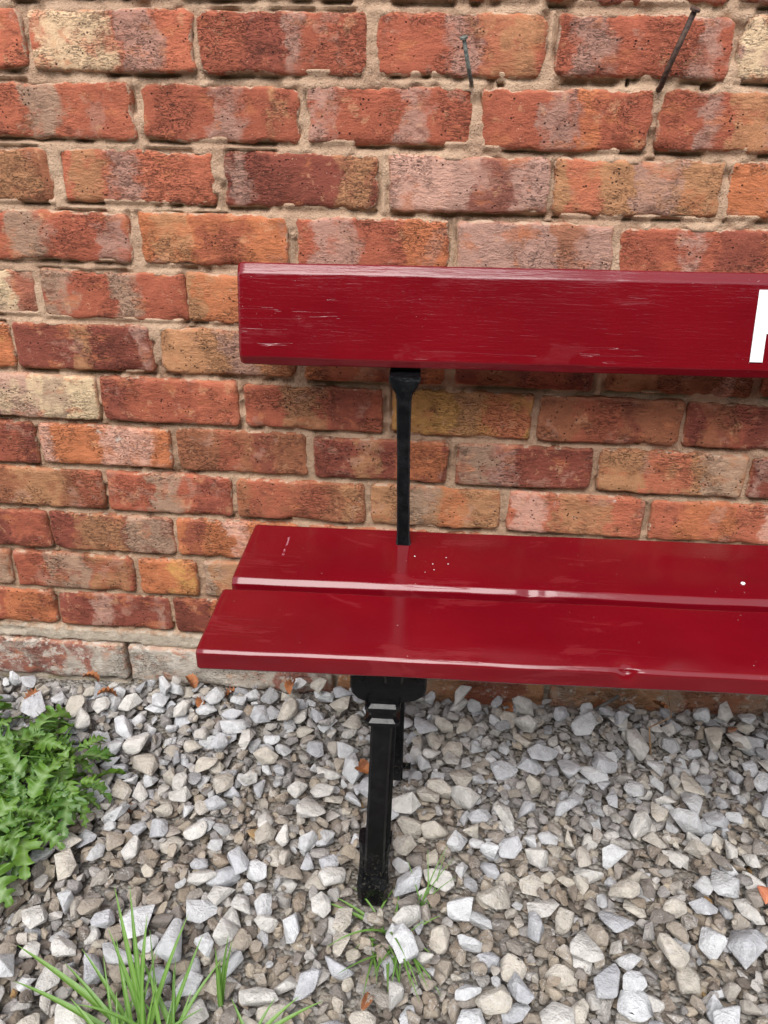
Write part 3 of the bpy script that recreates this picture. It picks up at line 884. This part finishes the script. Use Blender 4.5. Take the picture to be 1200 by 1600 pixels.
GX0, GX1, GY0, GY1, GS = -1.2, 1.1, -.98, 0.0, .003
gnx, gny = int((GX1 - GX0) / GS), int((GY1 - GY0) / GS)
gxs = GX0 + (np.arange(gnx) + .5) * GS
gys = GY0 + (np.arange(gny) + .5) * GS
SURF = (.03 * (gxs + .05))[None, :] + .032 * smooth((gys + .17) / .15)[:, None]
H = SURF - .038 + .006 * value_noise(*np.meshgrid(gxs, gys), 9, 77)
H[gys > -.016, :] = 5.0
OWN = np.full(H.shape, -1, dtype=np.int32)
def block(u, v, hu, hv, top):
    p = to_world(u, v, 0)
    i0, i1 = [int((p.x + s * hu - GX0) / GS) for s in (-1, 1)]
    j0, j1 = [int((p.y + s * hv - GY0) / GS) for s in (-1, 1)]
    H[j0:j1 + 1, i0:i1 + 1] = top
for du in (0, BL - .42):
    block(.192 + du, .036, .024, .032, 5.0)
    block(.2175 + du, .212, .009, .009, 5.0)

def rotm(yaw, nx, ny):
    up = np.array([-nx, -ny, 1.0])
    up /= np.linalg.norm(up)
    a = np.array([math.cos(yaw), math.sin(yaw), 0])
    a = a - up * (a @ up)
    a /= np.linalg.norm(a)
    return np.stack([a, np.cross(up, a), up], axis=1)

STONES = []
def drop(size, cx, cy, spread, tries, tilt, lift):
    t = NR.randint(len(TPL))
    tp = TPL[t]
    yaw = NR.uniform(0, 6.283)
    sx, sy = 0.0, 0.0
    flip = 1 if NR.rand() < .5 else -1
    def raster(Rm):
        nrm = tp['pl'][:, :3] * np.array([1, flip, flip]) @ Rm.T
        d = tp['pl'][:, 3] * size
        ext = np.abs((tp['co'] * np.array([1, flip, flip]) @ Rm.T)[:, :2]).max() * size
        k = max(2, int(ext / GS) + 1)
        q = (np.arange(-k, k + 1)) * GS
        QX, QY = np.meshgrid(q, q)
        top = np.full(QX.shape, 9.0)
        bot = np.full(QX.shape, -9.0)
        for (a, b, c), dd in zip(nrm, d):
            if c > 1e-3:
                top = np.minimum(top, (dd - a * QX - b * QY) / c)
            elif c < -1e-3:
                bot = np.maximum(bot, (dd - a * QX - b * QY) / c)
        return k, top, bot, top > bot
    Rm = rotm(yaw, NR.normal() * tilt, NR.normal() * tilt)
    k, top, bot, inside = raster(Rm)
    best = None
    for _ in range(tries):
        x = cx + NR.uniform(-spread, spread)
        y = cy + NR.uniform(-spread, spread)
        i, j = int((x - GX0) / GS), int((y - GY0) / GS)
        if i - k < 0 or j - k < 0 or i + k >= gnx or j + k >= gny:
            continue
        sub = H[j - k:j + k + 1, i - k:i + k + 1]
        z = np.max(np.where(inside, sub - bot, -9))
        if best is None or z < best[0]:
            best = (z, i, j)
    if best is None or best[0] > 2:
        return
    z, i, j = best
    # settle against the local slope of the heap
    sub = np.minimum(H[j - k:j + k + 1, i - k:i + k + 1], 1.0)
    gx = (sub[:, k + 1:].mean() - sub[:, :k].mean()) / ((k + 1) * GS)
    gy = (sub[k + 1:, :].mean() - sub[:k, :].mean()) / ((k + 1) * GS)
    if abs(gx) < 1.2 and abs(gy) < 1.2:
        Rm = rotm(yaw, .75 * gx + NR.normal() * tilt * .6, .75 * gy + NR.normal() * tilt * .6)
        k, top, bot, inside = raster(Rm)
        if i - k < 0 or j - k < 0 or i + k >= gnx or j + k >= gny:
            return
    sub = H[j - k:j + k + 1, i - k:i + k + 1]
    dz = np.where(inside, sub - bot, -9)
    z = np.max(dz)
    if z > 2:
        return
    # bed it in a little: points of contact crush and roll
    z -= min(.10 * size, .003)
    s0 = SURF[j, i]
    if z - s0 > lift:
        return
    new = np.where(inside, z + top, -9)
    win = new > sub
    H[j - k:j + k + 1, i - k:i + k + 1] = np.where(win, new, sub)
    OWN[j - k:j + k + 1, i - k:i + k + 1] = np.where(win, len(STONES), OWN[j - k:j + k + 1, i - k:i + k + 1])
    STONES.append((t, size, flip, Rm, GX0 + (i + .5) * GS, GY0 + (j + .5) * GS, z))

def layer(n, s_mean, s_sig, s_min, s_max, tries, tilt, lift):
    # jittered lattice order keeps the cover even
    nx = int(math.sqrt(n * (GX1 - GX0) / (GY1 - GY0)))
    ny = max(1, n // nx)
    cells = [(a, b) for a in range(nx) for b in range(ny)]
    NR.shuffle(cells)
    wx, wy = (GX1 - GX0) / nx, (GY1 - GY0) / ny
    for a, b in cells:
        s = float(np.clip(s_mean * math.exp(NR.normal() * s_sig), s_min, s_max))
        drop(s, GX0 + (a + .5) * wx, GY0 + (b + .5) * wy, .7 * max(wx, wy), tries, tilt, lift)
layer(3600, .0135, .25, .008, .022, 3, .25, .03)
layer(2900, .0145, .28, .008, .025, 4, .25, .03)
for _ in range(7):
    lowc = np.argwhere((H < SURF - .016) & (H < 1))
    NR.shuffle(lowc)
    for (jj, ii) in lowc[:480]:
        if H[jj, ii] < SURF[jj, ii] - .016:
            drop(float(NR.uniform(.0070, .0145)), gxs[ii], gys[jj], .006, 2, .25, .004)
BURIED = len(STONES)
layer(1900, .0185, .28, .010, .030, 6, .18, .024)
layer(430, .0262, .16, .020, .035, 8, .10, .028)
layer(800, .0095, .25, .006, .014, 8, .3, .012)
print('median level', float(np.median((H - SURF)[:-12])))

def stone_colour(x, y, zrel):
    u = NR.rand()
    clean = float(smooth((y + .30 + .05 * math.sin(x * 9)) / .14))     # freshly tipped grey stone along the wall
    if u < .004:
        c = np.array(lin(172, 142, 100))
    elif u < .006:
        c = np.array(lin(170, 122, 94))
    else:
        warm = np.array([lin(176, 168, 158), lin(156, 147, 138), lin(186, 177, 163), lin(134, 126, 119), lin(186, 185, 185), lin(162, 151, 138)][NR.randint(6)])
        cool = np.array([lin(180, 179, 180), lin(166, 165, 167), lin(194, 193, 193), lin(150, 149, 150), lin(180, 175, 168)][NR.randint(5)])
        f = 1.0 if NR.rand() < .12 + .8 * clean else 0.0
        c = warm * (1 - f) + cool * f
    c = c * NR.uniform(.82, 1.12)
    return c

def in_view(x, y, z):
    d = Vector((x, y, z)) - CAM
    dz = -d.dot(BACK)
    return 600 + 1191.27 * d.dot(RIGHT) / dz, 800 - 1191.27 * d.dot(UP) / dz, dz

vis = np.bincount(OWN[OWN >= 0].ravel(), minlength=len(STONES))
score = np.zeros(len(STONES))
COLS = []
for i, (t, s, fl, Rm, x, y, z) in enumerate(STONES):
    px, py, dz = in_view(x, y, z)
    if -15 < px < 1215 and 1040 < py < 1615:
        score[i] = vis[i] / dz ** 2
        if to_world(-.01, 0, 0).x < x and py < 1075:
            score[i] *= .4
    big = s > .021
    c = stone_colour(x, y, z)
    if i < BURIED:                     # lower layers, toned darker and browner than the stones on top
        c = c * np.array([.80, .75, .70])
    if big:
        c = np.array([lin(198, 198, 199), lin(200, 196, 190), lin(184, 184, 187), lin(188, 180, 168)][NR.randint(4)]) * NR.uniform(.9, 1.1)
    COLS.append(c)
top300 = set(np.argsort(-score)[:300].tolist())
cos, lvs, szs, tints, off = [], [], [], [], 0
for i, (t, s, fl, Rm, x, y, z) in enumerate(STONES):
    tp = TPL[t]
    if i in top300:
        o = link('stone', tp['me'], None, ground)
        F = np.diag([1.0, fl, fl])
        RS = (Rm @ F) * s
        o.matrix_world = Matrix([[*map(float, RS[0]), x], [*map(float, RS[1]), y], [*map(float, RS[2]), z], [0, 0, 0, 1]])
        o.color = (*[float(q) for q in COLS[i]], 1)
        o['single'] = 1.0
        continue
    co = (tp['co'] * np.array([1, fl, fl]) @ Rm.T) * s + np.array([x, y, z])
    cos.append(co)
    lvs.append(tp['lv'] + off)
    szs.append(tp['sz'])
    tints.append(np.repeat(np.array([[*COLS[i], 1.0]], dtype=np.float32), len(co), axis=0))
    off += len(co)
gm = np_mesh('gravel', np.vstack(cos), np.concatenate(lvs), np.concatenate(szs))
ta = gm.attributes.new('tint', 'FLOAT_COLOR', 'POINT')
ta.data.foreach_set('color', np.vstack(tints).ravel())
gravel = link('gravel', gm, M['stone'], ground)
tag(gravel, 'grey and beige crushed stone gravel', kind='stuff')
print('stones', len(STONES), 'tris~', sum(int((q - 2).sum()) for q in szs))

def ground_z(x, y):
    i, j = int((x - GX0) / GS), int((y - GY0) / GS)
    if 0 <= i < gnx and 0 <= j < gny:
        v = H[max(0, j - 1):j + 2, max(0, i - 1):i + 2].min()
        return float(min(v, SURF[j, i] + .02))
    return surf(x, y)

# ================================================================== PLANTS
def strip_leaf(name, L, width_fn, n, arch, roll, wav, r, fold=.25):
    """leaf along +x built from midrib, half and edge rows; arch bends it over, fold makes the keel"""
    co, rib, faces = [], [], []
    ang = arch[0]
    px, pz = 0.0, 0.0
    for i in range(n + 1):
        t = i / n
        ang = arch[0] + (arch[1] - arch[0]) * t
        if i:
            px += L / n * math.cos(ang)
            pz += L / n * math.sin(ang)
        for side in (-1, -.5, 0, .5, 1):
            w, fwd = width_fn(t, 1 if side > 0 else 0)
            y = side * w
            lift = abs(side) * w * fold + wav * w * math.sin(t * 37 + side * 2 + roll) * abs(side)
            co.append((px + fwd * abs(side) * math.cos(ang) - lift * math.sin(ang), y, pz + fwd * abs(side) * math.sin(ang) + lift * math.cos(ang)))
            rib.append(1.0 if side == 0 else (.1 if abs(side) < 1 else 0.0))
    for i in range(n):
        for k in range(4):
            a = i * 5 + k
            faces += [a, a + 5, a + 6, a + 1]
    me = np_mesh(name, co, faces, [4] * (n * 4))
    at = me.attributes.new('rib', 'FLOAT', 'POINT')
    at.data.foreach_set('value', np.array(rib, dtype=np.float32))
    return me

def thistle_leaf(seed):
    r = random.Random(seed)
    L = r.uniform(.048, .088)
    lob = r.randint(4, 5)
    W = L * r.uniform(.28, .38)
    N = 46
    # uneven lobes on either side, each ending in a forward tooth with small spines between
    tab = []
    for s in (0, 1):
        cuts = [0.0]
        while cuts[-1] < 1:
            cuts.append(cuts[-1] + r.uniform(.6, 1.4) / lob)
        amp = [r.uniform(.6, 1.15) for _ in cuts]
        pk = [r.uniform(.5, .75) for _ in cuts]
        row = []
        for i in range(N + 1):
            t = i / N
            k = max(q for q in range(len(cuts)) if cuts[q] <= t + 1e-9)
            hi = cuts[k + 1] if k + 1 < len(cuts) else cuts[k] + 1 / lob
            f = (t - cuts[k]) / (hi - cuts[k])
            tooth = f / pk[k] if f < pk[k] else (1 - f) / (1 - pk[k])
            env = math.sin(math.pi * min(1, .05 + t * .95) ** .75) ** .7 * (1 - .2 * t)
            w = W * env * amp[k] * (.20 + .80 * tooth + r.uniform(-.14, .16)) + .0007
            row.append((max(.0006, w), W * env * .4 * tooth))
        tab.append(row)
    a0 = r.uniform(.2, 1.0)
    return strip_leaf('leaf', L, lambda t, s: tab[s][int(round(t * N))], N, (a0, a0 - r.uniform(.6, 1.6)), r.uniform(0, 6), .26, r, r.uniform(.0, .5))

def blade_mesh(seed, L, w, arch):
    r = random.Random(seed)
    def wf(t, s):
        return w * (min(1, .55 + t * 2) * (1 - t ** 2.2)) + .0002, 0
    me = strip_leaf('blade', L, wf, 16, arch, r.uniform(0, 6), .05, r, .45)
    return me

def tube(name, pts, rad, mat, parent=None, n=6, taper=.4):
    bm = bmesh.new()
    rings = []
    pts = [Vector(p) for p in pts]
    for i, p in enumerate(pts):
        d = (pts[min(i + 1, len(pts) - 1)] - pts[max(i - 1, 0)]).normalized()
        e1 = d.cross(Vector((.3, .2, .93))).normalized()
        e2 = d.cross(e1)
        rr = rad * (1 - (1 - taper) * i / (len(pts) - 1))
        rings.append([bm.verts.new(p + (e1 * math.cos(2 * math.pi * k / n) + e2 * math.sin(2 * math.pi * k / n)) * rr) for k in range(n)])
    for a, b in zip(rings, rings[1:]):
        for i in range(n):
            bm.faces.new((a[i], a[(i + 1) % n], b[(i + 1) % n], b[i]))
    bm.faces.new(rings[0][::-1])
    bm.faces.new(rings[-1])
    bmesh.ops.recalc_face_normals(bm, faces=bm.faces)
    me = bpy.data.meshes.new(name)
    bm.to_mesh(me)
    bm.free()
    for p in me.polygons:
        p.use_smooth = True
    return link(name, me, mat, parent)

WC = Vector((-.69, -.25, surf(-.69, -.25)))
weed = tag(link('thistle_weed', None), 'low leafy green weed with jagged lobed leaves spreading over the gravel', 'weed')
weed.location = WC
LEAF = [thistle_leaf(300 + i) for i in range(28)]
wr = random.Random(21)
CROWNS = [(-.75, -.145, 26), (-.66, -.150, 24), (-.585, -.165, 16), (-.71, -.215, 26), (-.62, -.225, 24), (-.555, -.22, 9), (-.68, -.285, 26), (-.60, -.285, 17), (-.76, -.27, 18), (-.64, -.335, 20), (-.72, -.345, 18), (-.585, -.335, 6), (-.655, -.385, 12), (-.80, -.20, 12), (-.80, -.32, 10)]
for cx, cy, n in CROWNS:
    cy = -.13 + (cy + .13) * 1.06 - .05
    cx += .03
    n = int(n * 1.12)
    for i in range(n):
        o = link('leaf', wr.choice(LEAF), M['weed'], weed)
        a = wr.uniform(0, 6.283)
        d = wr.uniform(.0, .03)
        lift = wr.uniform(.0, .030) if wr.random() < .75 else wr.uniform(.02, .045)
        x, y = cx + d * math.cos(a), cy + d * math.sin(a)
        o.location = Vector((x, y, surf(x, y) + .002 + lift)) - WC
        o.rotation_euler = (wr.uniform(-.6, .6), wr.uniform(-.1, .6), a)
        s = wr.uniform(.6, 1.25)
        o.scale = (s, s, s)
for pts in (((-.80, -.30, .03), (-.70, -.305, .048), (-.61, -.312, .042), (-.545, -.315, .024)), ((-.70, -.25, .04), (-.61, -.245, .048), (-.55, -.235, .034))):
    tube('stem', [Vector((p[0], p[1], p[2] + surf(p[0], -.25))) - WC for p in pts], .0016, M['weed'], weed)

def tuft(name, label, x, y, blades, cat='grass', mat='grass'):
    root = tag(link(name, None), label, cat, None)
    z = ground_z(x, y) - .004
    root.location = (x, y, z)
    for i, (yaw, L, w, a0, a1, ox, oy) in enumerate(blades):
        o = link('blade', blade_mesh(i + int(abs(x) * 900), L, w, (a0, a1)), M[mat], root)
        o.location = (ox, oy, 0)
        o.rotation_euler = (0, 0, yaw)
    return root
tr = random.Random(4)
# tall tuft at the front: fan of upright blades and one long blade laid over to the left
bl = [(R(160), .175, .0042, .55, .12, -.012, .01), (R(166), .150, .0036, .45, .0, -.02, .004), (R(150), .12, .003, .7, .2, -.01, 0)]
for i in range(26):
    yw = tr.gauss(R(100), R(38))
    bl.append((yw, tr.uniform(.05, .125), tr.uniform(.0014, .0030), tr.uniform(.75, 1.3), tr.uniform(.2, 1.0), tr.uniform(-.03, .04), tr.uniform(-.02, .02)))
for yaw, L in ((122, .17), (112, .165), (66, .14), (95, .13), (135, .13)):
    bl.append((R(yaw), L, .0032, 1.15, .75, tr.uniform(-.02, .01), .01))
tuft('grass_tuft', 'tall bright green grass tuft rising from the gravel below the thistle weed', -.300, -.600, bl)
bl = [(tr.uniform(R(60), R(120)), tr.uniform(.06, .12), .0026, 1.45, 1.15, tr.uniform(-.004, .004), tr.uniform(-.004, .004)) for _ in range(4)]
tuft('grass_tuft', 'thin upright sprig of grass alone beside a large pale stone', -.222, -.545, bl)
bl = [(R(40), .07, .0026, .6, .2, 0, 0), (R(28), .09, .0028, .5, .05, 0, 0), (R(60), .05, .002, .8, .3, 0, 0), (R(130), .05, .002, .7, .2, 0, 0)]
tuft('grass_tuft', 'short sprig of grass with blades leaning low over white stones', -.175, -.592, bl)
bl = []
for i in range(36):
    yaw = tr.uniform(0, 6.283) if i < 22 else R(-80) + tr.uniform(-.35, .35)
    bl.append((yaw, tr.uniform(.04, .11), tr.uniform(.0009, .0021), tr.uniform(.5, 1.25), tr.uniform(-.6, .3), tr.uniform(-.022, .022), tr.uniform(-.022, .012)))
for yaw, L in ((165, .10), (155, .085), (-75, .10), (-85, .09)):
    bl.append((R(yaw), L, .0026, .55, -.05, 0, .005))
tuft('grass_tuft', 'spreading grass tuft at the black foot of the bench leg', -.034, -.438, bl)
bl = [(R(a), L, .0009, 1.2, .5, tr.uniform(-.01, .01), tr.uniform(-.008, .008)) for a, L in ((40, .09), (58, .10), (70, .08), (95, .085), (120, .07), (20, .08))]
tuft('grass_tuft', 'few very thin grass stalks standing beside the spreading tuft', .012, -.40, bl, mat='grass')

# ================================================================== LITTER ALONG THE WALL
def dead_leaf_mesh(seed):
    r = random.Random(seed)
    L, W = r.uniform(.026, .036), r.uniform(.008, .012)
    me = strip_leaf('dead_leaf', L, lambda t, s: (W * math.sin(math.pi * min(1, t * .96 + .03)) ** .8 + .0004, 0), 12, (r.uniform(.3, .8), r.uniform(-.9, -.3)), r.uniform(0, 6), .4, r, r.uniform(.4, .9))
    return me
DM = [dead_leaf_mesh(60 + i) for i in range(5)]
def gp(px, py, z):
    d = -BACK + RIGHT * ((px - 600) / 1191.27) - UP * ((py - 800) / 1191.27)
    t = (z - CAM.z) / d.z
    return CAM + d * t
lr = random.Random(9)
LITTER = [(36, 1078, 'a'), (152, 1058, 'b'), (180, 1080, 'b'), (303, 1068, 'c'), (322, 1072, 'c'), (350, 1070, 'c'), (468, 1072, 'd'), (460, 1078, 'd'), (925, 1083, 'e'), (930, 1103, 'e'), (798, 1107, 'f'), (560, 1183, 'g'), (1040, 1108, 'h')]
LEAFNAME = {'a': 'brown dead leaf between the whitewashed plinth and the thistle weed', 'b': 'brown dead leaf on the gravel below the open joint of the whitewashed plinth',
            'c': 'curled brown dead leaf against the wall below the end of the bench seat', 'd': 'brown dead leaf against the wall between the bench end and its leg bracket',
            'e': 'brown dead leaf lying against the dark weathered stick', 'f': 'brown dead leaf on the gravel behind the bench, between leg and stick',
            'g': 'small reddish brown dead leaf on the gravel beside the front leg', 'h': 'brown dead leaf at the base of the standing dry twig'}
LEAFGROUP = {'b': 'dead leaves below the plinth joint', 'c': 'dead leaves below the bench end', 'd': 'dead leaves beside the bracket', 'e': 'dead leaves by the stick'}
for i, (px, py, key) in enumerate(LITTER):
    p = gp(px, py, .018)
    p.y = min(p.y, -.022)
    o = link('dead_leaf', DM[i % 5], M['dead'])
    o.location = (p.x, p.y, ground_z(p.x, p.y) + .004)
    o.rotation_euler = (lr.uniform(-.6, .6), lr.uniform(-.4, .4), lr.uniform(0, 6.28))
    tag(o, LEAFNAME[key], 'dead leaf', LEAFGROUP.get(key))
p = gp(566, 1562, .01)
o = link('dead_leaf', DM[2], M['dead'])
o.location = (p.x, p.y, ground_z(p.x, p.y) + .006)
o.rotation_euler = (.2, .2, 1.2)
o.scale = (.7, .6, .6)
tag(o, 'small orange brown leaf scrap wedged between large white stones', 'dead leaf')

a, b = gp(1036, 1085, .06), gp(1022, 1172, .015)
a.y = min(a.y, -.03)
tw = tube('twig', [(b.x, b.y, ground_z(b.x, b.y)), (b.x - .004, b.y + .03, b.z + .02), (a.x + .002, a.y - .05, .055), (a.x, a.y - .012, .085)], .0019, M['twig'])
tag(tw, 'thin pale dry twig standing out of the gravel behind the bench', 'twig')
a, b = gp(862, 1097, .02), gp(958, 1088, .022)
st = tube('stick', [(a.x, min(a.y, -.045), ground_z(a.x, a.y) + .006), ((a.x + b.x) / 2, min(a.y, -.04), ground_z(a.x + .05, a.y) + .009), (b.x, min(b.y, -.03), ground_z(b.x, b.y) + .008)], .0042, M['stick'], None, 8, .7)
tag(st, 'dark weathered stick lying on the gravel along the wall', 'stick')
# red brick chip at the right of the gravel
p = gp(1194, 1392, .01)
cm = TPL[5]['me'].copy()
cm.materials.clear()
o = link('brick_chip', cm, mat_simple('salmon_brick_chip', lin(190, 112, 80), lin(206, 136, 104), 120, .85))
o.location = (p.x, p.y, ground_z(p.x, p.y) + .006)
o.scale = (.017, .017, .014)
o.rotation_euler = (0, 0, .5)
tag(o, 'smooth salmon coloured brick chip among the grey stones', 'brick chip')

# ================================================================== NAILS
def nail(label, pts, rad, head, mat):
    pts = [Vector(p) for p in pts]
    root = tag(link('nail', None), label, 'nail')
    root.location = pts[0]
    tube('shank', [p - pts[0] for p in pts], rad, mat, root, 8, .9)
    d = (pts[-1] - pts[-2]).normalized()
    cyl('head', pts[-1] - pts[0] - d * .0008, pts[-1] - pts[0] + d * .0022, head, mat, root, n=10)
nail('short grey steel nail bent upwards out of the mortar joint', [(.0165, .012, .950), (.0155, -.010, .953), (.012, -.020, .963), (.0035, -.034, .996)], .0027, .0048, M['nail'])
nail('long rusty nail slanting up and out of the mortar joint', [(.243, .012, .947), (.2415, -.010, .951), (.2450, -.022, .972), (.2580, -.045, 1.024)], .0036, .0060, M['rust'])

# ================================================================== SPECKS ON THE SEAT
def speck(name, u, v, rad, label, cat, seed, group=None):
    r = random.Random(seed)
    bm = bmesh.new()
    bmesh.ops.create_icosphere(bm, subdivisions=2, radius=1)
    for vt in bm.verts:
        vt.co *= 1 + .3 * mnoise.noise(vt.co * 1.4 + Vector((seed, 0, 0)))
    bmesh.ops.scale(bm, vec=(rad, rad * .8, rad * .42), verts=bm.verts)
    me = bpy.data.meshes.new(name)
    bm.to_mesh(me)
    bm.free()
    o = link(name, me, M['chalk'])
    w = to_world(u, v, SEAT_Z + .0025 + rad * .25)
    o.location = w
    o.rotation_euler = (0, 0, r.uniform(0, 3))
    tag(o, label, cat, group)
def seat_uv(px, py):
    p = gp(px, py, SEAT_Z)
    d = p - Vector((BX, BY, 0))
    c, s = math.cos(BYAW), math.sin(BYAW)
    return d.x * c + d.y * s, -d.x * s + d.y * c
u_, v_ = seat_uv(1160, 915)
speck('white_pebble', u_, v_, .0034, 'tiny white chalk crumb alone on the rear seat plank', 'crumb', 3)
for i, (px, py) in enumerate(((648, 872), (697, 874), (700, 884), (676, 884), (678, 893), (664, 897))):
    u_, v_ = seat_uv(px, py)
    speck('crumb', u_, v_, .0008 if i else .0011, 'tiny pale grit crumb on the rear seat plank beside the iron post', 'crumb', 20 + i, 'grit crumbs scattered near the post')
